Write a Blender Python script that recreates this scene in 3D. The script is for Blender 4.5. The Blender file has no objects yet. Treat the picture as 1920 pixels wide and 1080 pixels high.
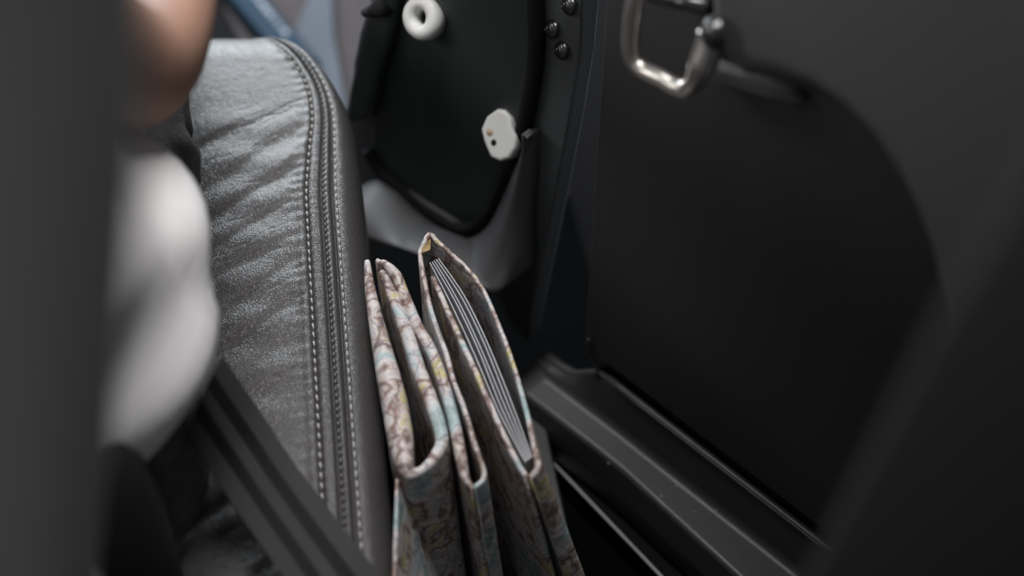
import bpy, bmesh, math, random
import numpy as np
from mathutils import Vector, Matrix

random.seed(7)
SC = bpy.context.scene
COL = SC.collection

# ------------------------------------------------------------------ camera
# car axes: +Y forward, +X towards the passenger door, Z up; seat cushion top is z = 0.40
PITCH, YAW, FPX = math.radians(50.0), math.radians(9.4), 2667.0
EYE = Vector((0.076, -0.696, 1.204))
FWD = Vector((math.sin(YAW) * math.cos(PITCH), math.cos(YAW) * math.cos(PITCH), -math.sin(PITCH)))
RGT = Vector((math.cos(YAW), -math.sin(YAW), 0))
UPV = RGT.cross(FWD)
cam_data = bpy.data.cameras.new('camera')
cam_data.sensor_width = 36.0
cam_data.lens = 36.0 * FPX / 1920.0
cam_data.clip_start = 0.01
cam_data.dof.use_dof = True
cam_data.dof.focus_distance = 1.06
cam_data.dof.aperture_fstop = 2.4
cam = bpy.data.objects.new('camera', cam_data)
COL.objects.link(cam)
cam.matrix_world = Matrix((
    (RGT.x, UPV.x, -FWD.x, EYE.x),
    (RGT.y, UPV.y, -FWD.y, EYE.y),
    (RGT.z, UPV.z, -FWD.z, EYE.z),
    (0, 0, 0, 1)))
SC.camera = cam

# ------------------------------------------------------------------ light
SC.view_settings.view_transform = 'Standard'
SC.view_settings.look = 'None'
SC.view_settings.gamma = 1.0
SC.view_settings.use_curve_mapping = False
SC.view_settings.exposure = 0.9
world = bpy.data.worlds.new('sky')
SC.world = world
world.use_nodes = True
bg = world.node_tree.nodes['Background']
bg.inputs[0].default_value = (0.93, 0.96, 1.0, 1)
bg.inputs[1].default_value = 0.055


def area(name, loc, target, sx, sy, power, color):
    d = bpy.data.lights.new(name, 'AREA')
    d.shape = 'RECTANGLE'
    d.size, d.size_y, d.energy, d.color = sx, sy, power, color
    o = bpy.data.objects.new(name, d)
    COL.objects.link(o)
    o.location = loc
    o.rotation_euler = (Vector(target) - Vector(loc)).to_track_quat('-Z', 'Y').to_euler()
    return o


area('windshield_daylight', (-0.25, 1.40, 0.74), (-0.05, 0.1, 0.42), 1.3, 0.30, 20, (0.89, 0.95, 1.0))
area('driver_window_daylight', (-1.35, 0.10, 1.25), (0.0, -0.1, 0.45), 0.9, 0.5, 5, (1.0, 0.98, 0.96))
area('rear_window_daylight', (0.10, -1.9, 1.6), (0.1, 0.0, 0.3), 1.2, 0.6, 0.25, (1.0, 0.97, 0.93))
area('overhead_fill', (0.16, 0.16, 2.1), (0.0, -0.05, 0.45), 0.7, 0.6, 16, (1.0, 0.97, 0.95))  # overhead fill lamp added to brighten the shirt, not a door opening


# ------------------------------------------------------------------ helpers
def ray(px, py):
    return FWD + RGT * ((px - 960) / FPX) - UPV * ((py - 540) / FPX)


def at_z(px, py, z):
    d = ray(px, py)
    return EYE + d * ((z - EYE.z) / d.z)


def at_t(px, py, t):
    return EYE + ray(px, py) * t


def on_plane(px, py, P, n):
    d = ray(px, py)
    return EYE + d * (n.dot(P - EYE) / n.dot(d))


def tag(o, label=None, cat=None, group=None, kind=None):
    if label: o['label'] = label
    if cat: o['category'] = cat
    if group: o['group'] = group
    if kind: o['kind'] = kind
    return o


WORLD_AT = {}


def empty(name, loc, label, cat, group=None):
    o = bpy.data.objects.new(name, None)
    COL.objects.link(o)
    o.location = loc
    o.empty_display_size = 0.05
    WORLD_AT[o.name] = Vector(loc)
    return tag(o, label, cat, group)


def link(name, me, m, parent=None, smooth=True, origin=None):
    """me holds world coordinates; store them relative to the parent (or the given origin)"""
    base = Vector((0, 0, 0))
    if parent is not None:
        base = WORLD_AT[parent.name]
    elif origin is not None:
        base = Vector(origin)
    me.transform(Matrix.Translation(-base))
    o = bpy.data.objects.new(name, me)
    COL.objects.link(o)
    if parent is not None:
        o.parent = parent
    elif origin is not None:
        o.location = base
    WORLD_AT[o.name] = base
    me.materials.append(m)
    if smooth:
        for p in me.polygons: p.use_smooth = True
    return o


def from_bm(name, bm, m, parent=None, smooth=True, origin=None):
    bmesh.ops.recalc_face_normals(bm, faces=bm.faces[:])
    me = bpy.data.meshes.new(name)
    bm.to_mesh(me)
    bm.free()
    return link(name, me, m, parent, smooth, origin)


def weighted(o):
    w = o.modifiers.new('wn', 'WEIGHTED_NORMAL')
    w.keep_sharp = True
    return o


def add_grid(bm, rows, close_u=False, close_v=False, cap=False):
    V = [[bm.verts.new(p) for p in r] for r in rows]
    nu, nv = len(V), len(V[0])
    for i in range(nu if close_u else nu - 1):
        for j in range(nv if close_v else nv - 1):
            a, b = V[i], V[(i + 1) % nu]
            try: bm.faces.new((a[j], a[(j + 1) % nv], b[(j + 1) % nv], b[j]))
            except ValueError: pass
    if cap:
        bm.faces.new(V[0]); bm.faces.new(V[-1][::-1])
    return V


def add_tube(bm, path, rad, seg=12, flat=None):
    """rad: number or list; flat: optional list of squash factors along the binormal"""
    path = [Vector(p) for p in path]
    n = len(path)
    rad = rad if isinstance(rad, (list, tuple)) else [rad] * n
    rows, prev = [], None
    for i in range(n):
        t = (path[min(i + 1, n - 1)] - path[max(i - 1, 0)]).normalized()
        if prev is None:
            prev = t.orthogonal().normalized()
        u = (prev - t * prev.dot(t)).normalized()
        w = t.cross(u)
        prev = u
        rows.append([path[i] + (u * math.cos(k * 2 * math.pi / seg) + w * math.sin(k * 2 * math.pi / seg)) * rad[i] for k in range(seg)])
    add_grid(bm, rows, close_v=True, cap=True)


def add_lathe(bm, c, axis, prof, seg=28, closed=False):
    axis = axis.normalized()
    u = axis.orthogonal().normalized(); w = axis.cross(u)
    rows = [[c + axis * h + (u * math.cos(k * 2 * math.pi / seg) + w * math.sin(k * 2 * math.pi / seg)) * r for k in range(seg)] for r, h in prof]
    add_grid(bm, rows, close_u=closed, close_v=True)


def spline(pts, n, closed=False):
    """Catmull-Rom through pts"""
    P = [Vector(p) for p in pts]
    out = []
    m = len(P) if closed else len(P) - 1
    for i in range(m):
        if closed:
            p0, p1, p2, p3 = P[i - 1], P[i], P[(i + 1) % len(P)], P[(i + 2) % len(P)]
        else:
            p0, p1, p2, p3 = P[max(i - 1, 0)], P[i], P[i + 1], P[min(i + 2, len(P) - 1)]
        for k in range(n):
            t = k / n
            out.append(0.5 * ((2 * p1) + (p2 - p0) * t + (2 * p0 - 5 * p1 + 4 * p2 - p3) * t * t + (3 * p1 - p0 - 3 * p2 + p3) * t ** 3))
    if not closed: out.append(P[-1].copy())
    return out


def add_plate(bm, outline, n, depth, bevel=0.0, seg=4):
    """closed outline of coplanar points = the front face; extruded by depth against n"""
    vs = [bm.verts.new(p) for p in outline]
    f = bm.faces.new(vs)
    r = bmesh.ops.extrude_face_region(bm, geom=[f])
    nv = [g for g in r['geom'] if isinstance(g, bmesh.types.BMVert)]
    for v in nv: v.co -= n * depth
    if bevel:
        es = [e for e in f.edges if e.is_valid]
        front = set(vs)
        es = [e for e in bm.edges if e.verts[0] in front and e.verts[1] in front]
        bmesh.ops.bevel(bm, geom=es, offset=bevel, segments=seg, profile=0.5, affect='EDGES', clamp_overlap=True)


def add_box(bm, lo, hi, bevel=0.0, seg=3):
    r = bmesh.ops.create_cube(bm, size=1.0)
    vs = r['verts']
    lo, hi = Vector(lo), Vector(hi)
    for v in vs:
        v.co = Vector(((v.co.x + .5) * (hi.x - lo.x) + lo.x, (v.co.y + .5) * (hi.y - lo.y) + lo.y, (v.co.z + .5) * (hi.z - lo.z) + lo.z))
    if bevel:
        es = list({e for v in vs for e in v.link_edges})
        bmesh.ops.bevel(bm, geom=es, offset=bevel, segments=seg, profile=0.5, affect='EDGES')
    return vs


# ------------------------------------------------------------------ materials
def mat(name, color, rough=0.5, metal=0.0, bump=0.0, bscale=300.0, spec=0.5, vary=0.0, vscale=20.0, sheen=0.0, sss=0.0):
    m = bpy.data.materials.new(name)
    m.use_nodes = True
    nt = m.node_tree
    b = nt.nodes['Principled BSDF']
    b.inputs['Base Color'].default_value = (*color, 1)
    b.inputs['Roughness'].default_value = rough
    b.inputs['Metallic'].default_value = metal
    b.inputs['Specular IOR Level'].default_value = spec
    if sheen: b.inputs['Sheen Weight'].default_value = sheen
    if sss:
        b.inputs['Subsurface Weight'].default_value = sss
        b.inputs['Subsurface Scale'].default_value = 0.01
    tc = nt.nodes.new('ShaderNodeTexCoord')
    if bump:
        t = nt.nodes.new('ShaderNodeTexNoise')
        t.inputs['Scale'].default_value = bscale
        t.inputs['Detail'].default_value = 3
        nt.links.new(tc.outputs['Object'], t.inputs['Vector'])
        bp = nt.nodes.new('ShaderNodeBump')
        bp.inputs['Strength'].default_value = bump
        bp.inputs['Distance'].default_value = 0.002
        nt.links.new(t.outputs['Fac'], bp.inputs['Height'])
        nt.links.new(bp.outputs['Normal'], b.inputs['Normal'])
    if vary:
        t2 = nt.nodes.new('ShaderNodeTexNoise')
        t2.inputs['Scale'].default_value = vscale
        nt.links.new(tc.outputs['Object'], t2.inputs['Vector'])
        r = nt.nodes.new('ShaderNodeValToRGB')
        r.color_ramp.elements[0].position = 0.3
        r.color_ramp.elements[1].position = 0.7
        r.color_ramp.elements[0].color = (*[c * (1 - vary) for c in color], 1)
        r.color_ramp.elements[1].color = (*[min(1, c * (1 + vary)) for c in color], 1)
        nt.links.new(t2.outputs['Fac'], r.inputs['Fac'])
        nt.links.new(r.outputs['Color'], b.inputs['Base Color'])
    return m


def leather_mat(name, color, rough):
    m = mat(name, color, rough, spec=0.42)
    nt = m.node_tree
    b = nt.nodes['Principled BSDF']
    tc = nt.nodes['Texture Coordinate']
    vo = nt.nodes.new('ShaderNodeTexVoronoi')
    vo.feature = 'DISTANCE_TO_EDGE'
    vo.inputs['Scale'].default_value = 620
    nz = nt.nodes.new('ShaderNodeTexNoise')
    nz.inputs['Scale'].default_value = 130
    nz.inputs['Detail'].default_value = 5
    nz.inputs['Roughness'].default_value = 0.65
    mx = nt.nodes.new('ShaderNodeMath'); mx.operation = 'MULTIPLY_ADD'
    mx.inputs[1].default_value = 0.7
    nt.links.new(tc.outputs['Object'], vo.inputs['Vector'])
    nt.links.new(tc.outputs['Object'], nz.inputs['Vector'])
    nt.links.new(vo.outputs['Distance'], mx.inputs[0])
    nt.links.new(nz.outputs['Fac'], mx.inputs[2])
    bp = nt.nodes.new('ShaderNodeBump')
    bp.inputs['Strength'].default_value = 0.55
    bp.inputs['Distance'].default_value = 0.0012
    nt.links.new(mx.outputs[0], bp.inputs['Height'])
    nt.links.new(bp.outputs['Normal'], b.inputs['Normal'])
    return m


def map_mat(name, light=1.0):
    m = mat(name, (0.5, 0.45, 0.42), 0.42, spec=0.4)
    nt = m.node_tree
    N, L = nt.nodes.new, nt.links.new
    b = nt.nodes['Principled BSDF']
    tc = nt.nodes['Texture Coordinate']
    warp = N('ShaderNodeTexNoise'); warp.inputs['Scale'].default_value = 26; warp.inputs['Detail'].default_value = 2
    L(tc.outputs['Object'], warp.inputs['Vector'])
    add = N('ShaderNodeMixRGB'); add.blend_type = 'ADD'; add.inputs['Fac'].default_value = 0.035
    L(tc.outputs['Object'], add.inputs['Color1']); L(warp.outputs['Color'], add.inputs['Color2'])
    big = N('ShaderNodeTexNoise'); big.inputs['Scale'].default_value = 34; big.inputs['Detail'].default_value = 3
    L(add.outputs['Color'], big.inputs['Vector'])
    ramp = N('ShaderNodeValToRGB')
    cr = ramp.color_ramp
    stops = [(0.28, (0.20, 0.29, 0.31)), (0.38, (0.40, 0.49, 0.50)), (0.44, (0.55, 0.53, 0.54)), (0.50, (0.54, 0.49, 0.47)),
             (0.55, (0.16, 0.10, 0.075)), (0.60, (0.56, 0.50, 0.50)), (0.66, (0.50, 0.44, 0.16)), (0.74, (0.60, 0.55, 0.56))]
    cr.elements[0].position, cr.elements[0].color = stops[0][0], (*stops[0][1], 1)
    cr.elements[1].position, cr.elements[1].color = stops[-1][0], (*stops[-1][1], 1)
    for p, c in stops[1:-1]:
        e = cr.elements.new(p); e.color = (*c, 1)
    for e in cr.elements:
        e.color = (*[v * light for v in e.color[:3]], 1)
    L(big.outputs['Fac'], ramp.inputs['Fac'])
    last = ramp.outputs['Color']
    # roads and rivers: thin lines along cell borders, two scales and two inks
    for sc, wd, ink in ((38, 0.022, (0.05, 0.05, 0.09)), (60, 0.018, (0.26, 0.09, 0.075)), (120, 0.030, (0.16, 0.18, 0.22))):
        v = N('ShaderNodeTexVoronoi'); v.feature = 'DISTANCE_TO_EDGE'; v.inputs['Scale'].default_value = sc
        L(add.outputs['Color'], v.inputs['Vector'])
        lt = N('ShaderNodeMath'); lt.operation = 'LESS_THAN'; lt.inputs[1].default_value = wd
        L(v.outputs['Distance'], lt.inputs[0])
        gate = N('ShaderNodeMath'); gate.operation = 'MULTIPLY'; gate.inputs[1].default_value = 0.42
        L(lt.outputs[0], gate.inputs[0])
        mx = N('ShaderNodeMixRGB'); mx.inputs['Color2'].default_value = (*ink, 1)
        L(gate.outputs[0], mx.inputs['Fac']); L(last, mx.inputs['Color1'])
        last = mx.outputs['Color']
    L(last, b.inputs['Base Color'])
    bp = N('ShaderNodeBump'); bp.inputs['Strength'].default_value = 0.4; bp.inputs['Distance'].default_value = 0.004
    wr = N('ShaderNodeTexNoise'); wr.inputs['Scale'].default_value = 60; wr.inputs['Detail'].default_value = 3
    L(tc.outputs['Object'], wr.inputs['Vector']); L(wr.outputs['Fac'], bp.inputs['Height']); L(bp.outputs['Normal'], b.inputs['Normal'])
    return m


M_LEATHER = leather_mat('grey_leather', (0.050, 0.0475, 0.0475), 0.37)
M_BLACK_FABRIC = mat('black_fabric', (0.012, 0.012, 0.013), 0.9, bump=0.3, bscale=900)
M_THREAD = mat('pale_thread', (0.42, 0.42, 0.40), 0.7)
M_THREAD_DARK = mat('grey_thread', (0.30, 0.30, 0.30), 0.7)
M_SHELL = mat('grey_seat_shell', (0.40, 0.40, 0.402), 0.65, bump=0.15, bscale=700)
M_SHIRT = mat('white_cotton', (0.88, 0.87, 0.885), 0.85, bump=0.12, bscale=900, sheen=0.1)
M_SHORTS = mat('charcoal_denim', (0.075, 0.072, 0.071), 0.85, bump=0.5, bscale=500, vary=0.35, vscale=90)
M_SKIN = mat('skin', (0.43, 0.245, 0.178), 0.5, vary=0.06, vscale=25, bump=0.08, bscale=400)
M_HAIR = mat('dark_hair', (0.03, 0.02, 0.015), 0.6, bump=0.4, bscale=200)
M_BELT = mat('black_webbing', (0.040, 0.040, 0.042), 0.8, spec=0.2, bump=0.25, bscale=800)
M_BELT_RIB = mat('black_webbing_rib', (0.008, 0.008, 0.0095), 0.8, spec=0.2, bump=0.4, bscale=800)
M_PLASTIC = mat('black_plastic', (0.020, 0.021, 0.022), 0.42, bump=0.15, bscale=500)
M_PLASTIC_TEAL = mat('dark_panel', (0.028, 0.034, 0.036), 0.55, bump=0.1, bscale=600)
M_GREYPANEL = mat('charcoal_panel', (0.080, 0.088, 0.093), 0.5, bump=0.12, bscale=500)
M_GREYPLATE = mat('grey_plate', (0.075, 0.076, 0.081), 0.6, bump=0.12, bscale=500)
M_PAD = mat('charcoal_vinyl', (0.088, 0.086, 0.086), 0.75, spec=0.3, bump=0.2, bscale=600)
M_RUBBER = mat('black_rubber', (0.009, 0.010, 0.011), 0.8, spec=0.2)
M_NYLON = mat('white_nylon', (0.62, 0.63, 0.62), 0.5, bump=0.05, bscale=200)
M_NYLON_STAIN = mat('yellowed_nylon', (0.42, 0.33, 0.22), 0.6)
M_STEEL = mat('brushed_steel', (0.66, 0.63, 0.60), 0.33, metal=1.0, bump=0.05, bscale=300)
M_DARKSTEEL = mat('dark_steel', (0.075, 0.077, 0.08), 0.28, metal=0.9)
M_CARPET = mat('grey_carpet', (0.05, 0.044, 0.046), 0.95, bump=0.8, bscale=600, vary=0.15, vscale=120)
M_BLUE = mat('blue_cover', (0.006, 0.022, 0.042), 0.7, spec=0.2)
M_PALE = mat('pale_blue_card', (0.072, 0.084, 0.102), 0.8, spec=0.2, vary=0.1, vscale=8)
M_INK = mat('white_ink', (0.25, 0.28, 0.32), 0.6)
M_PAPER = mat('white_paper', (0.50, 0.51, 0.54), 0.7)
M_MAP = map_mat('printed_map', 1.0)
M_LINING = mat('brown_lining', (0.10, 0.08, 0.075), 0.6)
M_DUST = mat('pale_dust', (0.5, 0.5, 0.5), 0.9)
M_PILLAR = mat('black_trim', (0.009, 0.009, 0.0095), 0.85, spec=0.08, bump=0.1, bscale=500)

# ------------------------------------------------------------------ setting
FLOOR_Z = -0.08
bm = bmesh.new()
add_box(bm, (-1.3, -1.3, FLOOR_Z - 0.03), (0.62, 1.5, FLOOR_Z))
tag(from_bm('floor', bm, M_CARPET, smooth=False), kind='structure')

bm = bmesh.new()  # near-black slab standing in for the shade on the floor between seat and door
add_box(bm, (0.06, -0.60, FLOOR_Z - 0.02), (0.42, 0.50, FLOOR_Z + 0.012), 0.004)
tag(weighted(from_bm('floor_shade_slab', bm, mat('matte_black_shade', (0.003, 0.0032, 0.0034), 0.95, spec=0.0))), kind='structure')

bm = bmesh.new()
add_box(bm, (0.345, 0.24, FLOOR_Z), (0.38, 1.10, 1.25), 0.004)
tag(weighted(from_bm('wall_right', bm, M_PILLAR)), kind='structure')

# pillar behind the door: leans inward towards its foot
bm = bmesh.new()
lean = [(-0.05, 0.205), (0.55, 0.207), (0.70, 0.207), (0.756, 0.209), (0.906, 0.2245), (0.986, 0.2375), (1.15, 0.262), (1.45, 0.31)]
rows = []
for z, x in lean:
    rr = 0.018
    ring = [Vector((x + 0.20, -0.47, z)), Vector((x + rr, -0.47, z)), Vector((x + rr * 0.3, -0.47 - rr * 0.3, z)), Vector((x, -0.47 - rr, z)),
            Vector((x, -0.60, z)), Vector((x + rr, -0.62, z)), Vector((x + 0.20, -0.62, z))]
    rows.append(ring)
add_grid(bm, rows, close_v=True, cap=True)
tag(weighted(from_bm('trim_1', bm, M_PILLAR)), kind='structure')

# ------------------------------------------------------------------ seat
SEAT = empty('seat', (-0.18, -0.05, FLOOR_Z),
             'grey leather front car seat with pale double stitching beside the map wallets', 'car seat')


def sst(a, b, x):
    t = np.clip((x - a) / (b - a), 0, 1)
    return t * t * (3 - 2 * t)


def edge_x(y):
    return 0.0835 + 0.033 * np.minimum(y, 0.12) - 2.4 * np.maximum(y - 0.16, 0) ** 2


def offscale(y):
    return 1.0 - 0.42 * sst(0.08, 0.25, y)


def gauss(x, s):
    return np.exp(-(x / s) ** 2)


CREASES = []
rc = random.Random(3)
yy = -0.19
while yy < 0.24:
    CREASES.append((yy, rc.uniform(0.45, 1.0), rc.uniform(0.50, 0.72), rc.uniform(0.008, 0.013), rc.uniform(-0.08, -0.01)))
    yy += rc.uniform(0.027, 0.038)
FINE = [(rc.uniform(-0.2, 0.22), rc.uniform(0.35, 0.6), rc.uniform(-0.03, 0.03), rc.uniform(0.012, 0.03), rc.uniform(0.3, 1.0)) for _ in range(34)]


def relief(x, y):
    """height added to the flat cushion top: wrinkles, seam grooves and piping"""
    e = edge_x(y)
    q = (e - x) / offscale(y)
    z = 0.006 * gauss(x + 0.10, 0.14) * 0
    # wrinkles radiating from the seam, pulled towards the rear on the sitter's side
    m = sst(0.040, 0.062, q) * (1 - sst(0.20, 0.27, q)) * (1 - sst(0.14, 0.22, y))
    w = 0
    for c, a, sl, wd, xc in CREASES:
        d = (y - c) - sl * (x - 0.04) + 0.0025 * np.sin(x * 45 + c * 90)
        along = 0.35 + 0.65 * gauss(x - xc, 0.07)
        w = w + a * along * (gauss(d, wd) - 0.9 * gauss(d + 0.013, wd * 0.55))
    w = w + 0.35 * np.sin(150 * (y - 0.5 * x) + 3 * np.sin(40 * x))
    z = z + 0.0016 * m * w
    for c, sl, xc, ln, a in FINE:
        d = (y - c) - sl * (x - 0.04) + 0.0012 * np.sin(x * 240 + c * 300)
        z = z - 0.00045 * a * gauss(d, 0.0011) * gauss(x - xc, ln) * sst(0.041, 0.046, q)
    hole = (y + 0.30 - 0.0066) % 0.0080
    z = z - 0.0011 * gauss(q - 0.0430, 0.0018) * gauss(np.minimum(hole, 0.0080 - hole), 0.0010)
    # fine gathers running into the stitch line
    z = z + 0.00022 * gauss(q - 0.050, 0.010) * np.sin(y * 2 * math.pi / 0.0105 + 2 * np.sin(y * 60))
    # seams
    z = z - 0.0016 * gauss(q - 0.0435, 0.0016) + 0.0008 * gauss(q - 0.0485, 0.003)
    z = z + 0.0012 * gauss(q - 0.0385, 0.0045)
    z = z - 0.0034 * gauss(q - 0.0320, 0.0013)
    z = z + 0.0022 * gauss(q - 0.0275, 0.0030)
    z = z - 0.0034 * gauss(q - 0.0235, 0.0012)
    z = z - 0.0008 * gauss(q - 0.0205, 0.0010)
    z = z + 0.0005 * gauss(q - 0.0290, 0.0012) * np.sin(y * 2 * math.pi / 0.0060)
    return z


ROLL = 0.019          # side roll radius across
FY, FR = 0.252, 0.078  # start and depth of the front roll
TOP = 0.400


def front_drop(b):
    """b = arc parameter past FY: returns forward advance and drop"""
    ang = np.clip(b / (FR * 1.4), 0, math.pi / 2)
    adv = FR * np.sin(ang)
    drp = 0.085 * (1 - np.cos(ang)) + np.maximum(b - FR * 1.4 * math.pi / 2, 0)
    return adv, drp


def cushion_pt(q, b):
    """q: inward distance from the right edge (negative = down the side), b: y position, past FY = over the front"""
    over = np.maximum(b - FY, 0)
    adv, drp = front_drop(over)
    y = np.minimum(b, FY) + adv
    e = edge_x(y)
    s = offscale(y)
    R = ROLL
    ang = np.clip((R - q) / R, 0, math.pi / 2)
    qx = np.where(q > R, q, R - R * np.sin(ang))
    zdrop = np.where(q > R, 0, 0.030 * (1 - np.cos(ang))) + np.maximum(-(q - (R - R * math.pi / 2)), 0)
    x = e - qx * np.where(q < 0.06, s, s + (1 - s) * sst(0.06, 0.16, q))
    crown = -0.012 * sst(0.03, -0.25, 0) * 0 - 0.010 * sst(-0.14, -0.32, y) * 0
    sag = -0.010 * gauss(x + 0.16, 0.12) * (1 - sst(0.10, 0.24, y))
    z = TOP + relief(x, y) * np.where(q > -0.005, 1, 0) - zdrop - drp + sag + crown
    y = y + 0.014 * sst(0.08, 0.26, b) * sst(0.06, -0.06, x)
    return x, y, z


qs = np.concatenate([np.linspace(-0.17, -0.012, 12), np.linspace(-0.010, 0.016, 20), np.linspace(0.017, 0.060, 76), np.linspace(0.062, 0.22, 90), np.linspace(0.225, 0.50, 20)])
bs = np.concatenate([np.linspace(-0.33, -0.25, 10), np.linspace(-0.2485, FY + 0.10, 520), np.linspace(FY + 0.105, FY + 0.26, 16)])
Q, B = np.meshgrid(qs, bs)
X, Y, Z = cushion_pt(Q, B)
nr, nc = X.shape
verts = np.stack([X, Y, Z], -1).reshape(-1, 3)
faces = [(i * nc + j, i * nc + j + 1, (i + 1) * nc + j + 1, (i + 1) * nc + j) for i in range(nr - 1) for j in range(nc - 1)]
me = bpy.data.meshes.new('cushion')
me.from_pydata(verts.tolist(), [], faces)
cushion = link('cushion', me, M_LEATHER, SEAT)


def stitch_row(name, q, pitch, length, r, m, lift, jitter=0.0):
    bm = bmesh.new()
    b = -0.30
    while b < FY + 0.075:
        b0, b1 = b, b + length
        p = []
        for k in range(4):
            t = k / 3
            x, y, z = cushion_pt(np.array(q + jitter * (t - .5)), np.array(b0 + (b1 - b0) * t))
            p.append(Vector((float(x), float(y), float(z) + lift * (1.2 if 0 < k < 3 else 0.1))))
        add_tube(bm, p, [r * .6, r, r, r * .6], 6)
        b += pitch
    return from_bm(name, bm, m, cushion)


st = stitch_row('stitching', 0.0435, 0.0080, 0.0052, 0.00078, M_THREAD, 0.0009, 0.0006)
tag(st, 'row of pale stitches on the seat top')
st2 = stitch_row('stitching', 0.0203, 0.0078, 0.0056, 0.00060, M_THREAD, 0.0006)
tag(st2, 'row of pale stitches along the seat edge')
st3 = stitch_row('stitching', 0.0300, 0.0060, 0.0026, 0.00040, M_THREAD_DARK, 0.0003)
tag(st3, 'row of small grey stitches beside the piping')

# seat base under the cushion
bm = bmesh.new()
add_box(bm, (-0.40, -0.30, FLOOR_Z), (0.055, 0.20, 0.245), 0.01)
weighted(from_bm('seat_base', bm, M_PLASTIC, SEAT))
# tray beside the seat base, under the map wallets
bm = bmesh.new()
add_box(bm, (0.056, -0.22, 0.133), (0.225, 0.06, 0.1435), 0.002)
weighted(from_bm('side_tray', bm, M_PLASTIC, SEAT))

# backrest: reclined, its right edge stands close to the eye at the left of the view
def backrest_ring(xr, y, z, th, half=0.235):
    xl = xr - 2 * half
    pts = []
    n = 10
    for k in range(n + 1):               # rounded right flank, from rear to front
        a = -math.pi / 2 + math.pi * k / n
        pts.append(Vector((xr - 0.030 + 0.030 * math.cos(a), y + th / 2 * math.sin(a), z + 0.10 * th * math.sin(a))))
    for k in range(n + 1):
        a = math.pi / 2 + math.pi * k / n
        pts.append(Vector((xl + 0.030 + 0.030 * math.cos(a), y + th / 2 * math.sin(a), z + 0.10 * th * math.sin(a))))
    return pts


bm = bmesh.new()
spec = [(-0.075, -0.335, 0.36, 0.10), (-0.066, -0.345, 0.50, 0.11), (-0.060, -0.365, 0.62, 0.11), (-0.025, -0.392, 0.76, 0.10), (0.003, -0.420, 0.87, 0.10),
        (0.032, -0.447, 0.98, 0.09), (0.050, -0.468, 1.06, 0.085), (0.035, -0.485, 1.12, 0.07), (0.0, -0.492, 1.145, 0.04)]
add_grid(bm, [backrest_ring(*s) for s in spec], close_v=True, cap=True)
weighted(from_bm('backrest', bm, M_SHELL, SEAT))
# dark lower bolster in front of the backrest
bm = bmesh.new()
rows = []
for k in range(13):
    a = math.pi * k / 12
    z = 0.40 + 0.175 * (1 - math.cos(a)) / 2
    f = max(0.05, math.sin(a)) ** 0.6
    rows.append([Vector((-0.20 + 0.150 * (abs(math.cos(t)) ** 0.7) * (1 if math.cos(t) > 0 else -1) * (0.9 + 0.1 * f), -0.245 + (0.052 * f + 0.004) * math.sin(t), z)) for t in [2 * math.pi * j / 28 for j in range(28)]])
add_grid(bm, rows, close_v=True, cap=True)
from_bm('lumbar_bolster', bm, M_BLACK_FABRIC, SEAT)

# ------------------------------------------------------------------ person
PERSON = empty('person', (-0.20, -0.10, TOP),
               'person in white T-shirt and charcoal shorts sitting on the grey leather seat', 'person')
elbow = at_t(248, 150, 0.82)
wrist = at_t(345, -170, 0.98)
nodes = [
    ((-0.20, -0.14, 0.49), 0.095), ((-0.20, -0.155, 0.66), 0.082), ((-0.20, -0.195, 0.84), 0.098), ((-0.20, -0.20, 0.955), 0.075),   # 0-3
    ((-0.20, -0.185, 1.02), 0.050), ((-0.20, -0.165, 1.085), 0.066), ((-0.20, -0.165, 1.165), 0.080), ((-0.20, -0.175, 1.225), 0.055),  # 4-7 neck, head
    ((-0.07, -0.20, 0.92), 0.056), ((-0.075, -0.11, 0.76), 0.047), (tuple(elbow), 0.043), (tuple(elbow.lerp(wrist, 0.35)), 0.043), (tuple(elbow.lerp(wrist, 0.7)), 0.035), (tuple(wrist), 0.026),  # 8-13
    ((-0.33, -0.20, 0.92), 0.056), ((-0.40, -0.10, 0.78), 0.047), ((-0.41, 0.0, 0.66), 0.042), ((-0.36, 0.12, 0.62), 0.038), ((-0.31, 0.22, 0.60), 0.026),  # 14-18
    ((-0.115, -0.13, 0.470), 0.078), ((-0.120, 0.10, 0.472), 0.066), ((-0.12, 0.34, 0.485), 0.056), ((-0.12, 0.45, 0.25), 0.050), ((-0.12, 0.52, 0.0), 0.036), ((-0.12, 0.56, -0.045), 0.034), ((-0.12, 0.68, -0.055), 0.024),  # 19-25
    ((-0.285, -0.13, 0.470), 0.078), ((-0.280, 0.10, 0.472), 0.066), ((-0.28, 0.34, 0.485), 0.056), ((-0.28, 0.45, 0.25), 0.050), ((-0.28, 0.52, 0.0), 0.036), ((-0.28, 0.56, -0.045), 0.034), ((-0.28, 0.68, -0.055), 0.024),  # 26-32
]
links = [(0, 1), (1, 2), (2, 3), (3, 4), (4, 5), (5, 6), (6, 7), (2, 8), (8, 9), (9, 10), (10, 11), (11, 12), (12, 13),
         (2, 14), (14, 15), (15, 16), (16, 17), (17, 18), (0, 19), (19, 20), (20, 21), (21, 22), (22, 23), (23, 24), (24, 25),
         (0, 26), (26, 27), (27, 28), (28, 29), (29, 30), (30, 31), (31, 32)]


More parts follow.
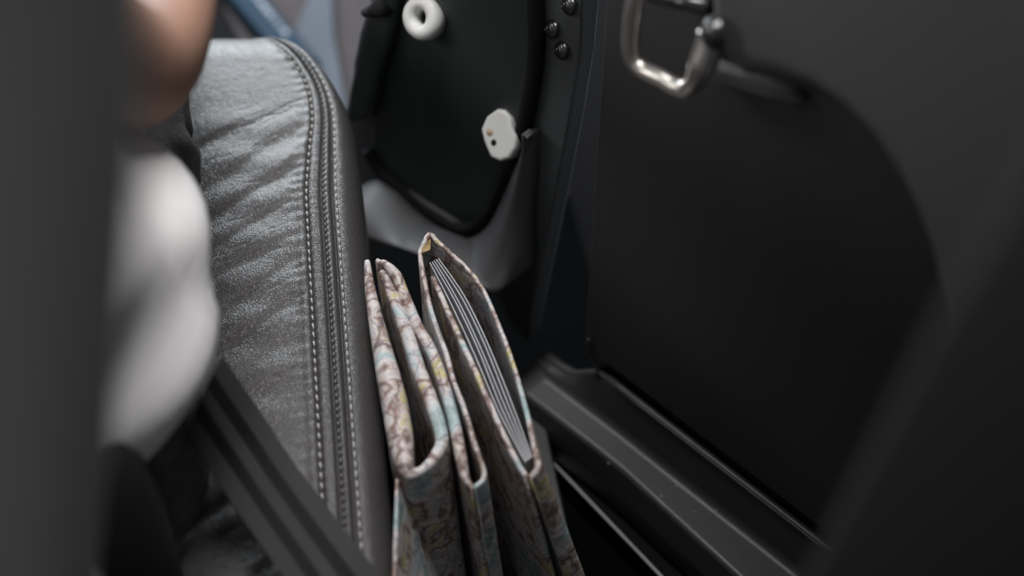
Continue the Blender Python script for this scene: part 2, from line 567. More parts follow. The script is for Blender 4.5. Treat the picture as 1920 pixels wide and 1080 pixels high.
def add_hand(wi, side):
    """palm, four unequal curled fingers and a thumb, resting on the lap"""
    w = Vector(nodes[wi][0])
    prev = Vector(nodes[wi - 1][0])
    d = (w - prev).normalized()
    s = d.cross(Vector((0, 0, 1))).normalized() * side     # thumb side
    dn = Vector((0, 0, -1))
    nodes.append((tuple(w + d * 0.05), 0.024)); pi = len(nodes) - 1
    links.append((wi, pi))
    for k, (off, ln) in enumerate(((0.030, 0.075), (0.010, 0.085), (-0.010, 0.078), (-0.030, 0.060))):
        a = w + d * 0.085 + s * off
        b = a + d * ln * 0.5 + dn * 0.006
        c = a + d * ln * 0.88 + dn * 0.028
        i0 = len(nodes)
        nodes.extend([(tuple(a), 0.0095), (tuple(b), 0.0085), (tuple(c), 0.0070)])
        links.extend([(pi, i0), (i0, i0 + 1), (i0 + 1, i0 + 2)])
    a = w + d * 0.035 + s * 0.035 + dn * 0.006
    b = a + d * 0.035 + s * 0.018 + dn * 0.008
    i0 = len(nodes)
    nodes.extend([(tuple(a), 0.011), (tuple(b), 0.0085)])
    links.extend([(pi, i0), (i0, i0 + 1)])


add_hand(13, -1)
add_hand(18, 1)
bm = bmesh.new()
sk = bm.verts.layers.skin.verify()
vv = []
for i, (p, r) in enumerate(nodes):
    v = bm.verts.new(p)
    v[sk].radius = (r, r)
    v[sk].use_root = (i == 0)
    vv.append(v)
for a, b in links: bm.edges.new((vv[a], vv[b]))
me = bpy.data.meshes.new('body')
bm.to_mesh(me); bm.free()
body = link('body', me, M_SKIN, PERSON)
md = body.modifiers.new('skin', 'SKIN'); md.use_smooth_shade = True
md = body.modifiers.new('sub', 'SUBSURF'); md.levels = md.render_levels = 2

# hair cap
bm = bmesh.new()
rows = []
for i in range(10):
    a = math.pi * 0.62 * i / 9
    rows.append([Vector((-0.20 + 0.083 * math.sin(a) * math.cos(t), -0.185 + 0.098 * math.sin(a) * math.sin(t), 1.19 + 0.095 * math.cos(a))) for t in [2 * math.pi * j / 24 for j in range(24)]])
add_grid(bm, rows, close_v=True)
from_bm('hair', bm, M_HAIR, PERSON)

# T-shirt: torso tube with soft tucks, plus short sleeves
def shirt_ring(cx, cy, z, a, b, n=64, tuck=1.0):
    out = []
    for j in range(n):
        t = 2 * math.pi * j / n
        c, s = math.cos(t), math.sin(t)
        sx = abs(c) ** 0.85 * (1 if c > 0 else -1)
        sy = abs(s) ** 0.85 * (1 if s > 0 else -1)
        f = tuck * (0.0052 * math.sin(z * 74 + 2.6 * t + 1.0) + 0.005 * math.sin(z * 46 - 3 * t))
        out.append(Vector((cx + (a + f) * sx, cy + (b + f) * sy, z + tuck * 0.006 * math.sin(2 * t + 0.7))))
    return out


bm = bmesh.new()
prof = [(-0.20, -0.175, 0.500, 0.148, 0.125), (-0.20, -0.178, 0.506, 0.172, 0.138), (-0.20, -0.18, 0.525, 0.182, 0.142), (-0.20, -0.182, 0.56, 0.187, 0.143), (-0.20, -0.185, 0.60, 0.184, 0.140),
        (-0.20, -0.188, 0.64, 0.168, 0.132), (-0.20, -0.192, 0.68, 0.155, 0.128), (-0.20, -0.196, 0.72, 0.150, 0.126), (-0.20, -0.20, 0.78, 0.155, 0.126), (-0.20, -0.205, 0.85, 0.172, 0.125),
        (-0.20, -0.205, 0.91, 0.172, 0.115), (-0.20, -0.203, 0.955, 0.145, 0.095), (-0.20, -0.20, 0.985, 0.095, 0.075), (-0.20, -0.195, 1.0, 0.068, 0.062)]
dense = []
for i in range(len(prof) - 1):
    for k in range(4):
        t = k / 4
        dense.append([prof[i][m] * (1 - t) + prof[i + 1][m] * t for m in range(5)])
dense.append(prof[-1])
SHX, SHZ = 0.045, 0.012
add_grid(bm, [shirt_ring(p[0], p[1] + SHX * max(0, min(1, (0.86 - p[2]) / 0.2)), p[2] + SHZ * max(0, min(1, (0.86 - p[2]) / 0.2)), p[3], p[4], tuck=max(0.0, min(1, (0.85 - p[2]) / 0.2)) * min(1, max(0, (p[2] - 0.50) / 0.02))) for p in dense], close_v=True)
for side in (8, 14):
    A, Bp = Vector(nodes[side][0]), Vector(nodes[side + 1][0])
    add_tube(bm, [Vector((-0.20, -0.205, 0.88)).lerp(A, 0.55), A, A.lerp(Bp, 0.3), A.lerp(Bp, 0.6)], [0.075, 0.074, 0.064, 0.060], 20)
from_bm('shirt', bm, M_SHIRT, PERSON)

# shorts: waist tube and two legs with creases, knee length
bm = bmesh.new()
def leg_rings(x0, x1, rows_out):
    n = 64
    for k in range(70):
        t = k / 69
        y = -0.20 + 0.50 * t
        cx = x0 + (x1 - x0) * t
        r = 0.090 - 0.004 * t - 0.022 * max(0, (-0.10 - y) / 0.10)
        ring = []
        for j in range(n):
            a = 2 * math.pi * j / n
            f = 0.0020 * math.sin(3 * a + y * 40) + 0.0022 * math.sin(y * 120 + 2 * a) + 0.0025 * math.sin(5 * a - y * 70) + 0.001 * math.sin(11 * a + y * 200)
            zz = 0.478 + (r * 0.92 + f) * math.sin(a)
            ring.append(Vector((cx + (r + f) * math.cos(a), y, max(zz, 0.395 + 0.002 * math.sin(a * 5)))))
        rows_out.append(ring)
for x0, x1 in ((-0.118, -0.122), (-0.282, -0.278)):
    rows = []
    leg_rings(x0, x1, rows)
    add_grid(bm, rows, close_v=True, cap=False)
waist = []
for k in range(8):
    z = 0.42 + 0.16 * k / 7
    waist.append([Vector((-0.20 + 0.165 * math.cos(t), -0.165 + 0.11 * math.sin(t), z)) for t in [2 * math.pi * j / 40 for j in range(40)]])
add_grid(bm, waist, close_v=True)
shorts = from_bm('shorts', bm, M_SHORTS, PERSON)
# side seam of the shorts
bm = bmesh.new()
seam = []
for i in range(40):
    y = -0.12 + i * 0.01
    t = (y + 0.20) / 0.50
    r, a = 0.090 - 0.004 * t, 0.75
    f = 0.0020 * math.sin(3 * a + y * 40) + 0.0022 * math.sin(y * 120 + 2 * a) + 0.0025 * math.sin(5 * a - y * 70) + 0.001 * math.sin(11 * a + y * 200)
    seam.append(Vector((-0.118 - 0.004 * t + (r + f) * math.cos(a), y, 0.478 + (r * 0.92 + f) * math.sin(a))))
add_tube(bm, seam, 0.0022, 6)
from_bm('side_seam', bm, M_SHORTS, shorts)

# ------------------------------------------------------------------ seat belt
BELT_L = [(416, 668, 0.494), (432, 690, 0.486), (487, 770, 0.460), (545, 858, 0.442), (617, 955, 0.432), (690, 1050, 0.424), (745, 1130, 0.410), (800, 1230, 0.38)]
BELT_R = [(347, 808, 0.502), (357, 826, 0.496), (405, 897, 0.462), (467, 988, 0.444), (530, 1080, 0.434), (588, 1170, 0.428), (640, 1255, 0.420), (690, 1350, 0.40)]
bl = spline([at_z(*p) for p in BELT_L], 8)
br = spline([at_z(*p) for p in BELT_R], 8)
BELT = empty('seat_belt', at_z(640, 1085, 0.41), 'black ribbed seat belt crossing the rear of the seat cushion', 'seat belt')


def belt_strip(name, f0, f1, lift, m, parent, thick):
    bm = bmesh.new()
    rows = []
    for a, b in zip(bl, br):
        i = len(rows)
        w = (b - a)
        t = (bl[min(i + 1, len(bl) - 1)] - bl[max(i - 1, 0)])
        n = w.cross(t).normalized()
        if n.z < 0: n = -n
        p0, p1 = a + w * f0, a + w * f1
        rows.append([p0 + n * lift, p0.lerp(p1, .5) + n * (lift + thick * .2), p1 + n * lift, p1 + n * (lift - thick), p0 + n * (lift - thick)])
    add_grid(bm, rows, close_v=True, cap=True)
    return weighted(from_bm(name, bm, m, parent))


web = belt_strip('webbing', 0, 1, 0, M_BELT, BELT, 0.0014)
for f0, f1 in ((0.25, 0.42), (0.60, 0.76)):
    rows_bm = bmesh.new()
    # a ladder of small woven bars along the belt
    for i in range(len(bl) - 1):
        for k in range(3):
            t0, t1 = k / 3 + 0.04, k / 3 + 0.27
            a0, a1 = bl[i].lerp(bl[i + 1], t0), bl[i].lerp(bl[i + 1], t1)
            b0, b1 = br[i].lerp(br[i + 1], t0), br[i].lerp(br[i + 1], t1)
            n = (b0 - a0).cross(a1 - a0).normalized()
            if n.z < 0: n = -n
            q = [a0.lerp(b0, f0), a0.lerp(b0, f1), a1.lerp(b1, f1), a1.lerp(b1, f0)]
            lo = [rows_bm.verts.new(p - n * 0.0003) for p in q]
            hi = [rows_bm.verts.new(p + n * 0.0006) for p in q]
            rows_bm.faces.new(hi); rows_bm.faces.new(lo[::-1])
            for u in range(4): rows_bm.faces.new((lo[u], lo[(u + 1) % 4], hi[(u + 1) % 4], hi[u]))
    from_bm('woven_rib', rows_bm, M_BELT_RIB, web, smooth=False)

# ------------------------------------------------------------------ map wallets
WZ = 0.145


def slab_path(bm, pts, th, bottoms, ripple=0.0, seed=0):
    """sweep a rounded-top slab along the top edge pts; th = thickness per point; bottoms = point straight under each"""
    rr = random.Random(seed)
    rows = []
    n = len(pts)
    for i in range(n):
        t = pts[min(i + 1, n - 1)] - pts[max(i - 1, 0)]
        w = Vector((t.y, -t.x, 0))
        w = w.normalized() if w.length > 1e-9 else Vector((1, 0, 0))
        h = th[i] / 2
        p = pts[i] + Vector((0, 0, ripple * rr.uniform(-1, 1)))
        d = bottoms[i] - p
        ring = []
        for f in (1.0, 0.8, 0.6, 0.4, 0.25, 0.12):
            ring.append(p + d * f + w * h * (0.55 + 0.45 * (1 - f)))
        for k in range(9):
            a = math.pi * k / 8
            ring.append(p + w * h * math.cos(a) + Vector((0, 0, h * (math.sin(a) - 1))))
        for f in (0.12, 0.25, 0.4, 0.6, 0.8, 1.0):
            ring.append(p + d * f - w * h * (0.55 + 0.45 * (1 - f)))
        rows.append(ring)
    add_grid(bm, rows, close_v=True, cap=True)


def lerp_list(vals, n):
    out = []
    for i in range(len(vals) - 1):
        for k in range(n): out.append(vals[i] + (vals[i + 1] - vals[i]) * k / n)
    out.append(vals[-1])
    return out


def wallet(name, parent, keys, m, seed, nsub=7):
    """keys: (px, py, z, thickness, foot x, foot y) of the top edge; the foot stands on the tray"""
    pts = spline([at_z(k[0], k[1], k[2]) for k in keys], nsub)
    th = lerp_list([k[3] for k in keys], nsub)
    fx = lerp_list([k[4] for k in keys], nsub)
    fy = lerp_list([k[5] for k in keys], nsub)
    bots = [Vector((p.x + a, p.y + b, WZ + 0.001)) for p, a, b in zip(pts, fx, fy)]
    bm = bmesh.new()
    slab_path(bm, pts, th, bots, 0.0006, seed)
    return from_bm(name, bm, m, parent)


W1 = empty('map_wallet', (0.10, -0.06, WZ), 'folded map-print wallet with thick rolled edges, wedged against the leather seat', 'wallet', None)
# zigzag: outer flap, near bend, middle fold, far bend, inner fold
wallet('cover', W1, [(688, 486, 0.420, 0.004, 0.000, -0.02), (694, 540, 0.420, 0.008, 0.000, -0.02), (708, 610, 0.420, 0.012, 0, -0.02), (724, 680, 0.420, 0.016, 0, -0.02), (738, 740, 0.420, 0.018, 0, -0.02),
                     (748, 800, 0.420, 0.018, 0, -0.02), (756, 850, 0.418, 0.014, 0, -0.02), (764, 882, 0.415, 0.008, 0, -0.01), (792, 876, 0.415, 0.006, 0.015, -0.01), (818, 846, 0.418, 0.008, 0.02, -0.01),
                     (828, 812, 0.420, 0.009, 0.01, -0.01), (808, 745, 0.420, 0.010, 0.01, -0.01), (783, 680, 0.420, 0.010, 0.0, 0), (757, 600, 0.420, 0.010, 0.0, 0), (733, 540, 0.420, 0.008, 0, 0), (716, 506, 0.420, 0.006, 0, 0)], M_MAP, 1)
wallet('flap', W1, [(706, 486, 0.421, 0.003, 0, 0), (724, 492, 0.424, 0.006, 0, 0), (742, 510, 0.424, 0.008, 0, 0), (757, 545, 0.421, 0.008, 0, 0), (780, 600, 0.420, 0.008, 0, 0), (810, 655, 0.420, 0.008, 0.005, 0),
                    (832, 715, 0.420, 0.008, 0.005, 0), (850, 780, 0.420, 0.008, 0.01, 0), (862, 840, 0.420, 0.008, 0.015, 0), (872, 890, 0.416, 0.006, 0.02, -0.01), (884, 910, 0.414, 0.003, 0.02, -0.01)], M_MAP, 2)
W2 = empty('map_wallet', (0.15, -0.06, WZ), 'open map-print wallet holding thin white papers, nearest to the door', 'wallet', None)
wallet('cover', W2, [(890, 912, 0.414, 0.003, 0.02, -0.01), (908, 888, 0.416, 0.0035, 0.02, -0.01), (890, 830, 0.420, 0.0035, 0.02, 0), (872, 768, 0.420, 0.0035, 0.02, 0), (850, 711, 0.420, 0.0035, 0.015, 0), (837, 662, 0.420, 0.0035, 0.01, 0), (812, 592, 0.420, 0.0035, 0, 0),
                     (798, 535, 0.422, 0.0035, 0, 0), (788, 478, 0.426, 0.0035, 0, 0), (794, 455, 0.430, 0.0035, 0, 0), (806, 437, 0.432, 0.004, 0, 0), (820, 450, 0.430, 0.0035, 0, 0), (842, 470, 0.426, 0.003, 0, 0),
                     (872, 497, 0.424, 0.003, 0.01, 0), (900, 532, 0.422, 0.003, 0.02, 0), (922, 575, 0.420, 0.003, 0.02, 0), (957, 665, 0.420, 0.0032, 0.025, 0), (985, 760, 0.420, 0.0035, 0.04, 0), (1003, 840, 0.418, 0.0045, 0.056, -0.01), (1009, 872, 0.416, 0.005, 0.064, -0.02),
                     (994, 893, 0.413, 0.004, 0.052, -0.02)], M_MAP, 3)
wallet('pocket', W2, [(986, 890, 0.413, 0.004, 0.042, -0.02), (965, 855, 0.416, 0.004, 0.034, 0), (934, 790, 0.419, 0.004, 0.02, 0), (904, 722, 0.420, 0.004, 0.02, 0), (876, 660, 0.420, 0.0042, 0.01, 0), (846, 595, 0.420, 0.0042, 0, 0), (824, 545, 0.420, 0.0042, 0, 0), (811, 517, 0.419, 0.0035, 0, 0)], M_MAP, 4)
wallet('back_leaf', W1, [(744, 898, 0.408, 0.002, 0.045, 0.0), (743, 960, 0.403, 0.003, 0.05, 0.0), (741, 1020, 0.398, 0.003, 0.055, 0.0), (739, 1100, 0.392, 0.003, 0.06, 0.0), (738, 1180, 0.386, 0.003, 0.06, 0.0)], M_MAP, 5)
# lining that closes the far end between the covers
bm = bmesh.new()
c0 = spline([at_z(791, 474, 0.424), at_z(800, 466, 0.420), at_z(810, 452, 0.424)], 4)
rows = [[p + (Vector((0.0, 0.006, -0.2))) * f for f in (0, .1, .3, .6, 1)] for p in c0]
add_grid(bm, rows)
o = from_bm('lining', bm, M_LINING, W2)
sm = o.modifiers.new('t', 'SOLIDIFY'); sm.thickness = 0.001

bm = bmesh.new()
add_plate(bm, [at_z(x, y, 0.4285) for x, y in ((790, 474), (792, 462), (798, 449), (806, 441), (808, 452), (807, 468))], Vector((0, 0, 1)), 0.0015, 0.0004, 2)
tag(from_bm('corner_tab', bm, mat('gold_print', (0.26, 0.18, 0.07), 0.5, vary=0.5, vscale=300), W2), 'gold printed corner tab')
PAPERS = ['thin white paper sheet in the open wallet, closest to the inner pocket', 'thin white paper sheet in the open wallet, second from the inner pocket',
          'thin white paper sheet in the open wallet, third from the inner pocket', 'thin white paper sheet in the open wallet, second from the outer cover',
          'thin white paper sheet in the open wallet, closest to the outer cover']
JI = (0, 1.3, 1.9, 3.1, 3.8)
for i in range(5):
    keys = [(806 + 4 * i, 492 - 2 * i, 0.4195), (846 + JI[i] * 6.4, 570 - 4 * i, 0.419), (888 + JI[i] * 7, 660 - 4 * i, 0.4185), (935 + 6 * i, 770 - 4 * i, 0.417), (985 + 3.0 * i, 866 - 2 * i, 0.4125)]
    pts = spline([at_z(*k) for k in keys], 6)
    bm = bmesh.new()
    rows = []
    for j, p in enumerate(pts):
        w = Vector((1, 0.3, 0)).normalized() * 0.0003
        dn = Vector((0.002 + 0.027 * j / (len(pts) - 1), 0, -0.17))
        rows.append([p + w, p - w, p - w + dn, p + w + dn])
    add_grid(bm, rows, close_v=True, cap=True)
    o = from_bm('paper_sheet', bm, M_PAPER, origin=pts[len(pts) // 2] + Vector((0.012, 0, -0.17)), smooth=False)
    tag(o, PAPERS[i], 'paper', 'white papers in the open map wallet')

# ------------------------------------------------------------------ door, standing ajar
OPEN = math.radians(35.6)
DD = Vector((math.sin(OPEN), -math.cos(OPEN), 0))          # along the door, hinge to latch
DN = Vector((-math.cos(OPEN), -math.sin(OPEN), 0))         # inner face normal
Z2, Z1 = 0.220, 0.168
D0 = at_z(1135, 710, Z2); D0 = Vector((D0.x, D0.y, 0))
DOOR = empty('door', (D0.x, D0.y, 0.10), 'black car door with a steel grab handle and dusty lower ledge', 'car door')
DOOR['kind'] = 'thing'


def dp(s, o, z):
    return D0 + DD * s + DN * o + Vector((0, 0, z))


# recessed inner panel
bm = bmesh.new()
vs = []
add_plate(bm, [dp(-0.020, -0.012, 0.11), dp(0.75, -0.012, 0.11), dp(0.75, -0.012, 0.86), dp(-0.020, -0.012, 0.86)], DN, 0.04)
weighted(from_bm('inner_panel', bm, M_PLASTIC, DOOR))


# lower rail: lip, face, ledge, skirt - lofted between two measured ends
def rail_section(pa, pb, pc):
    """pa lip edge, pb ledge back, pc ledge front; returns a rounded profile"""
    inn = (pc - pb); inn.z = 0
    inn.normalize()
    dn = Vector((0, 0, -1))
    out = [pa - inn * 0.012 + dn * 0.006, pa - inn * 0.0055 + dn * 0.0005]
    for k in range(5):
        a = math.pi / 2 * k / 4
        out.append(pa + inn * (0.004 * math.sin(a) - 0.004) + dn * (0.004 - 0.004 * math.cos(a)))
    out += [pb - dn * 0.010, pb - dn * 0.004 + inn * 0.0008, pb - dn * 0.0008 + inn * 0.004, pb + inn * 0.008]
    for k in range(6):
        a = math.pi / 2 * k / 5
        out.append(pc + inn * (0.005 * math.sin(a) - 0.005) + dn * (0.005 - 0.005 * math.cos(a)))
    out += [pc + dn * 0.03 + inn * 0.003, pc + dn * 0.055 + inn * 0.004, pa + dn * 0.11 - inn * 0.02]
    return out


secs = []
for f in np.linspace(-0.26, 1.9, 40):
    la = at_z(1135 + 350 * max(f, 0), 710 + 265 * max(f, 0), Z2)
    s = (la - D0).dot(DD) if f >= 0 else f * 0.3
    lip = dp(s, 0.0, Z2) if f >= 0 else dp(s, -0.003, Z2 + (Z1 + 0.010 - Z2) * min(1.0, -f / 0.16) ** 1.3)
    # ledge front edge along its own line, same station on the door
    q0, q1 = at_z(1000, 730, Z1), at_z(1380, 1080, Z1)
    b0, b1 = at_z(1075, 740, Z1), at_z(1455, 1027, Z1)
    def hit(a, b):
        a, b = Vector((a.x, a.y, 0)), Vector((b.x, b.y, 0))
        d = b - a
        k = (s - (a - D0).dot(DD)) / d.dot(DD)
        p = a + d * k
        return (p - D0).dot(DN)
    ob, oc = hit(b0, b1), hit(q0, q1)
    ob = min(max(ob, 0.002), 0.05); oc = max(oc, ob + 0.03)
    secs.append(rail_section(lip, dp(s, ob, Z1), dp(s, oc, Z1)))
bm = bmesh.new()
add_grid(bm, secs, close_v=True, cap=True)
rail = weighted(from_bm('lower_rail', bm, mat('black_rail', (0.045, 0.046, 0.049), 0.38, bump=0.1, bscale=500), DOOR))
# dust specks on the ledge
bm = bmesh.new()
for px, py in ((1141, 869), (1267, 910), (1299, 907), (1323, 922), (1343, 957), (1412, 997), (1259, 884), (1238, 871), (1171, 802), (1240, 930), (1300, 960), (1210, 860)):
    bmesh.ops.create_icosphere(bm, subdivisions=1, radius=random.uniform(0.0006, 0.0013), matrix=Matrix.Translation(at_z(px, py, Z1 + 0.0006)))
tag(from_bm('dust', bm, M_DUST, DOOR), kind='stuff')

bm = bmesh.new()
bead = [on_plane(x, y, dp(0, -0.003, 0), DN) for x, y in ((1104, 635), (1107, 660), (1114, 683), (1126, 702), (1142, 714))] + [dp(0.03 + 0.02 * k, 0.0, Z2 - 0.001) for k in range(24)]
add_tube(bm, spline(bead, 4), 0.0016, 8)
from_bm('recess_lip', bm, M_PLASTIC, DOOR)
# upper front stile beside the hinge, and the rounded card in the recess
card_c = Vector((0, 0, 0))
out = []
for px, py in ((1105, 640), (1108, 672), (1120, 700)):
    p = on_plane(px, py, dp(0, -0.012, 0), DN)
    out.append(p)
bm = bmesh.new()
s0 = (out[0] - D0).dot(DD)
zc, zb = out[0].z, Z2 + 0.012
outline = [dp(s0, -0.006, 0.80), dp(s0, -0.006, zc)]
for k in range(1, 9):
    a = math.pi / 2 * k / 8
    outline.append(dp(s0 + 0.040 * (1 - math.cos(a)), -0.006, zc + (zb - zc) * math.sin(a)))
outline += [dp(0.70, -0.006, zb), dp(0.70, -0.006, 0.80)]
add_plate(bm, outline, DN, 0.008, 0.001, 2)
weighted(from_bm('door_card', bm, mat('black_card', (0.040, 0.040, 0.042), 0.6, bump=0.12, bscale=600), DOOR))

# raised shoulder above the recess and the soft trim pad over it
PA = math.radians(24)
PN = Vector((-math.cos(PA), -math.sin(PA), 0))
PP = on_plane(1333, 90, dp(0, 0.030, 0), DN)


def pad_pt(px, py): return on_plane(px, py, PP, PN)


pad_px = [(1322, -130), (1322, 46), (1332, 100), (1352, 128), (1400, 138), (1460, 152), (1520, 176), (1575, 212), (1625, 262), (1668, 325), (1704, 395), (1732, 470), (1752, 560), (1764, 680), (1768, 820), (2300, 900), (2250, -200)]
bm = bmesh.new()
add_plate(bm, [pad_pt(*p) for p in pad_px], PN, 0.045, 0.014, 6)
pad = weighted(from_bm('trim_pad', bm, M_PAD, DOOR))
# shoulder strip under the pad
bm = bmesh.new()
sh_px = [(1318, 118), (1360, 130), (1410, 143), (1480, 172), (1505, 192), (1485, 203), (1400, 178), (1325, 157)]
add_plate(bm, [on_plane(x, y, dp(0, 0.002, 0), DN) for x, y in sh_px], DN, 0.012, 0.004, 3)
weighted(from_bm('shoulder_strip', bm, M_PAD, DOOR))

# grab handle
HP = dp(0, 0.040, 0)
hk = [(1240, -95, .03), (1212, -70, .035), (1196, -20, .04), (1186, 40, .042), (1183, 85, .042), (1189, 112, .042), (1207, 131, .042), (1240, 147, .042), (1266, 162, .042), (1287, 166, .042), (1304, 151, .041), (1318, 120, .038), (1330, 88, .034), (1336, 60, .031)]
path = spline([on_plane(x, y, dp(0, o, 0), DN) for x, y, o in hk], 6)
nrad = len(path)
bm = bmesh.new()
add_tube(bm, path, [0.0056 if i < nrad * .72 else 0.0056 + 0.0030 * min(1, (i - nrad * .72) / (nrad * .12)) for i in range(nrad)], 18)
handle = from_bm('grab_handle', bm, M_STEEL, DOOR)
bm = bmesh.new()
add_tube(bm, [on_plane(1225, -8, dp(0, 0.01, 0), DN), on_plane(1330, 14, dp(0, 0.012, 0), DN)], 0.005, 14)
tag(from_bm('crossbar', bm, M_DARKSTEEL, handle), 'dark bar inside the handle loop')


def dome(bm, c, axis, r):
    prof = [(r * 1.12, -0.002), (r * 1.12, 0.0006), (r * 0.98, 0.0012)]
    for k in range(1, 7):
        a = math.pi / 2 * k / 6
        prof.append((r * 0.98 * math.cos(a) + 1e-5, 0.0012 + r * 0.55 * math.sin(a)))
    add_lathe(bm, c, axis, prof, 20)
    # hex socket rim in the dome
    add_lathe(bm, c + axis * (0.0012 + r * 0.5), axis, [(r * 0.42, 0.0), (r * 0.42, r * 0.10), (r * 0.30, r * 0.10), (r * 0.30, -r * 0.05)], 6)


bm = bmesh.new()
dome(bm, on_plane(1336, 62, PP + PN * 0.010, PN), Vector((-0.90, -0.22, 0.22)).normalized(), 0.0088)
tag(from_bm('bolt', bm, M_DARKSTEEL, handle), 'dark domed bolt')

# sill under the door with its thin bright edge
SZ = 0.104
a0, a1 = at_z(1040, 874, SZ), at_z(1330, 1178, SZ)
ed = (a1 - a0).normalized(); en = Vector((-ed.y, ed.x, 0))
if en.x < 0: en = -en
a0 = a0 - ed * 0.05; a1 = a1 + ed * 0.3
bm = bmesh.new()
rows = []
for p in (a0, a1):
    rows.append([p + en * 0.11 + Vector((0, 0, -0.03)), p + en * 0.11, p + en * 0.004, p + en * 0.001 + Vector((0, 0, -0.0006)), p + Vector((0, 0, -0.003)), p + Vector((0, 0, -0.034)), ])
add_grid(bm, rows, close_v=True, cap=True)
tag(weighted(from_bm('trim_2', bm, mat('matte_black_sill', (0.008, 0.0085, 0.009), 0.9, spec=0.05))), kind='structure')
bm = bmesh.new()
add_tube(bm, [a0 + en * 0.001 + Vector((0, 0, 0.0002)), a1 + en * 0.001 + Vector((0, 0, 0.0002))], 0.0011, 8)
tag(from_bm('trim_3', bm, mat('pale_edge', (0.45, 0.45, 0.46), 0.5)), kind='structure')

# ------------------------------------------------------------------ footwell side panel
KA = math.radians(40)
KN = Vector((-math.cos(KA), -math.sin(KA), 0))
KP = at_t(985, 600, 1.36)
KICK = empty('footwell_panel', (KP.x - 0.1, KP.y + 0.1, FLOOR_Z),
             'dark panel with a rubber seal and white bushings in the footwell, between seat and door', 'panel')


def kp(px, py, o=0.0): return on_plane(px, py, KP + KN * o, KN)


bm = bmesh.new()
outer = [(1100, -160), (1092, 0), (1084, 110), (1066, 230), (1042, 360), (1018, 480), (995, 590), (985, 640), (955, 610), (925, 545), (880, 522), (800, 483), (740, 462), (697, 450), (640, 430), (600, 400), (640, 220), (700, 20), (725, -160)]
add_plate(bm, [kp(*p) for p in outer], KN, 0.02, 0.004, 3)
weighted(from_bm('outer_plate', bm, M_GREYPANEL, KICK))
inner = [(1000, -150), (1004, 0), (1006, 70), (1000, 145), (986, 220), (967, 290), (944, 350), (915, 402), (882, 428), (845, 420), (800, 392), (750, 352), (715, 322), (690, 280), (692, 220), (738, 60), (765, -150)]
ins = [kp(x, y, 0.004) for x, y in inner]
cen = sum(ins, Vector()) / len(ins)
bm = bmesh.new()
add_plate(bm, [p + (cen - p) * 0.04 for p in ins], KN, 0.006, 0.004, 4)
weighted(from_bm('inner_plate', bm, M_PLASTIC_TEAL, KICK))
bm = bmesh.new()
add_tube(bm, spline([kp(x, y, 0.005) for x, y in inner[:-3]], 6), 0.0068, 12)
from_bm('seal', bm, M_RUBBER, KICK)
LN = (KN * 0.55 + Vector((0, 0, 0.83))).normalized()
LP = kp(870, 440, 0.004)
inn_px = [(640, 380), (695, 340), (735, 350), (788, 398), (835, 430), (880, 446), (918, 418), (948, 354), (972, 296), (988, 262), (996, 245)]
out_px = [(610, 424, .060), (655, 432, .060), (697, 450, .060), (750, 464, .060), (800, 483, .060), (880, 522, .058), (928, 547, .054), (958, 505, .036), (978, 420, .020), (994, 310, .013), (997, 244, .010)]
ic = spline([kp(x, y, 0.010) for x, y in inn_px], 6)
oc_ = spline([kp(x, y, o) for x, y, o in out_px], 6)
bm = bmesh.new()
rows = []
for p, q in zip(ic, oc_):
    rows.append([p.lerp(q, t) + KN * 0.010 * math.sin(math.pi * t) for t in [k / 8 for k in range(9)]] + [q - KN * 0.004 + Vector((0, 0, -0.004)), q - KN * 0.04 + Vector((0, 0, -0.006))])
add_grid(bm, rows)
o = from_bm('lower_plate', bm, M_GREYPLATE, KICK)
sm = o.modifiers.new('t', 'SOLIDIFY'); sm.thickness = 0.003
bm = bmesh.new()
add_plate(bm, [on_plane(x, y, LP + LN * 0.012, LN) for x, y in ((745, 345), (765, 352), (880, 408), (905, 385), (932, 338), (938, 345), (912, 400), (884, 425), (845, 416), (798, 388))], LN, 0.006, 0.002, 3)
weighted(from_bm('inner_ledge', bm, M_GREYPLATE, KICK))
# flange on the inboard edge
bm = bmesh.new()
fl = [(690, -160), (690, 0), (676, 60), (664, 120), (652, 170), (645, 215), (655, 235), (690, 225), (712, 140), (735, 50), (752, -160)]
add_plate(bm, [kp(x, y, 0.016) for x, y in fl], KN, 0.03, 0.006, 3)
weighted(from_bm('flange', bm, M_PLASTIC_TEAL, KICK))
bm = bmesh.new()
add_tube(bm, [kp(684, 24, 0.02), kp(720, 12, 0.02)], [0.004, 0.009], 12)
from_bm('clip', bm, M_RUBBER, KICK)

# white bushing (ring) and white clip block
def ring(bm, c, axis, R, r, h):
    prof = [(r, h * 0.5), (r + 0.002, h * 0.95), ((R + r) / 2, h), (R * 0.88, h * 0.93), (R, h * 0.6), (R, 0), (r, 0)]
    add_lathe(bm, c, axis, prof, 32, closed=True)


ax = (KN * 0.85 + Vector((0, 0, 0.5))).normalized()
bm = bmesh.new()
ring(bm, kp(803, 32, 0.006), ax, 0.0185, 0.0058, 0.014)
tag(from_bm('bushing', bm, M_NYLON, KICK), 'white ring-shaped bushing')
bm = bmesh.new()
c = kp(945, 254, 0.010)
hx = Vector((KN.y, -KN.x, 0))
if hx.dot(RGT) < 0: hx = -hx
hx.normalize()
vz = ax.cross(hx).normalized()
if vz.z < 0: vz = -vz
shape = [(-0.010, 0.020), (-0.003, 0.0225), (0.005, 0.020), (0.0085, 0.013), (0.0155, 0.009), (0.019, 0.000), (0.0175, -0.011), (0.010, -0.018), (0.000, -0.019), (-0.010, -0.011), (-0.0175, -0.002), (-0.0165, 0.010)]
add_plate(bm, [c + hx * u + vz * v + ax * 0.010 for u, v in shape], ax, 0.018, 0.003, 3)
b2 = weighted(from_bm('bushing', bm, M_NYLON, KICK))
tag(b2, 'white block-shaped bushing with a small hole')
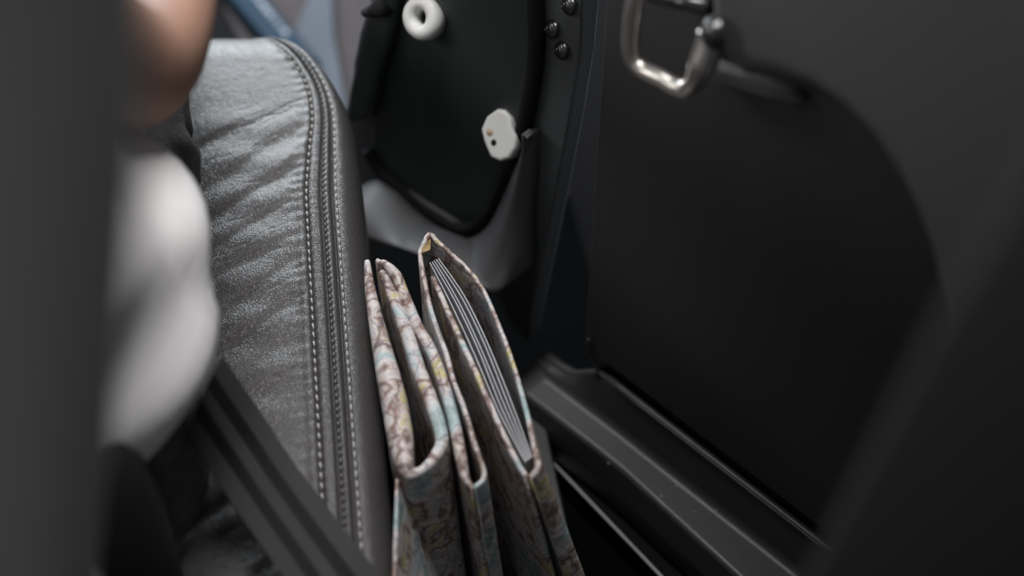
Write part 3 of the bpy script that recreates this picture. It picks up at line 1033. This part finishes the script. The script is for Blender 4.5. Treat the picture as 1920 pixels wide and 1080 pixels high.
bm = bmesh.new()
add_lathe(bm, c + hx * -0.001 + vz * -0.006 + ax * 0.0102, ax, [(0.0001, 0.0004), (0.0026, 0.0004), (0.0028, -0.002)], 16)
tag(from_bm('hole', bm, M_RUBBER, b2), 'small dark hole')
bm = bmesh.new()
add_lathe(bm, c + hx * -0.008 + vz * 0.0 + ax * 0.0095, ax, [(0.0001, 0.0014), (0.003, 0.0010), (0.0045, -0.001)], 14)
tag(from_bm('stain', bm, M_NYLON_STAIN, b2), 'yellowed patch')

for px, py in ((1035, 54), (1053, 94), (1067, 10)):
    bm = bmesh.new()
    dome(bm, kp(px, py, 0.002), Vector((-0.93, -0.12, 0.18)).normalized(), 0.0068)
    tag(from_bm('bolt', bm, M_DARKSTEEL, KICK), 'dark domed bolt')

# ------------------------------------------------------------------ things on the footwell floor
bm = bmesh.new()  # black sheet added to darken the carpet where under-dash shade falls
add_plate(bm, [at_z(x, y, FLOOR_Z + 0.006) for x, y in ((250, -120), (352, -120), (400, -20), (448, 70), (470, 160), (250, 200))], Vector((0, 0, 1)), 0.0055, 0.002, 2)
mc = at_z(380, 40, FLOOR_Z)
o = weighted(from_bm('floor_shade_sheet', bm, mat('shade_sheet_black', (0.008, 0.008, 0.009), 0.9, spec=0.05, bump=0.3, bscale=250), origin=mc))
tag(o, 'black sheet standing in for footwell shade beside the dark blue book', 'shade sheet')
# blue book lying on the carpet, spine up towards the seat
b_a, b_b = at_z(388, -60, FLOOR_Z + 0.035), at_z(545, 130, FLOOR_Z + 0.035)
bd = (b_b - b_a).normalized(); bn = Vector((bd.y, -bd.x, 0)).normalized()
if bn.dot(RGT) < 0: bn = -bn
BOOK = empty('book', (b_a + b_b) / 2 - Vector((0, 0, 0.035)), 'dark blue book lying on the footwell carpet with pale lettering', 'book')
bm = bmesh.new()
w_b = 0.042
add_plate(bm, [b_a, b_b, b_b + bn * w_b, b_a + bn * w_b], Vector((0, 0, 1)), 0.035, 0.006, 4)
weighted(from_bm('cover', bm, M_BLUE, BOOK))
bm = bmesh.new()
L = (b_b - b_a).length
x = 0.06
while x < L - 0.06:
    ln = random.uniform(0.003, 0.007)
    p = b_a + bd * x + bn * (w_b * 0.60) + Vector((0, 0, 0.0006))
    q = [p, p + bd * ln, p + bd * ln + bn * 0.007, p + bn * 0.007]
    bm.faces.new([bm.verts.new(v) for v in q])
    x += ln + random.choice((0.003, 0.003, 0.008))
o = from_bm('lettering', bm, M_INK, BOOK, smooth=False)
sm = o.modifiers.new('t', 'SOLIDIFY'); sm.thickness = 0.0005

bm = bmesh.new()
zz = FLOOR_Z + 0.012
fp = [at_z(x, y, zz) for x, y in ((552, 60), (600, -60), (622, -60), (626, 60), (650, 200), (590, 260), (575, 190))]
add_plate(bm, fp, Vector((0, 0, 1)), 0.011, 0.002, 2)
o = weighted(from_bm('folder', bm, M_PALE, origin=(sum(fp, Vector()) / len(fp)) - Vector((0, 0, 0.012))))
tag(o, 'pale blue folder lying on the grey footwell carpet', 'folder')
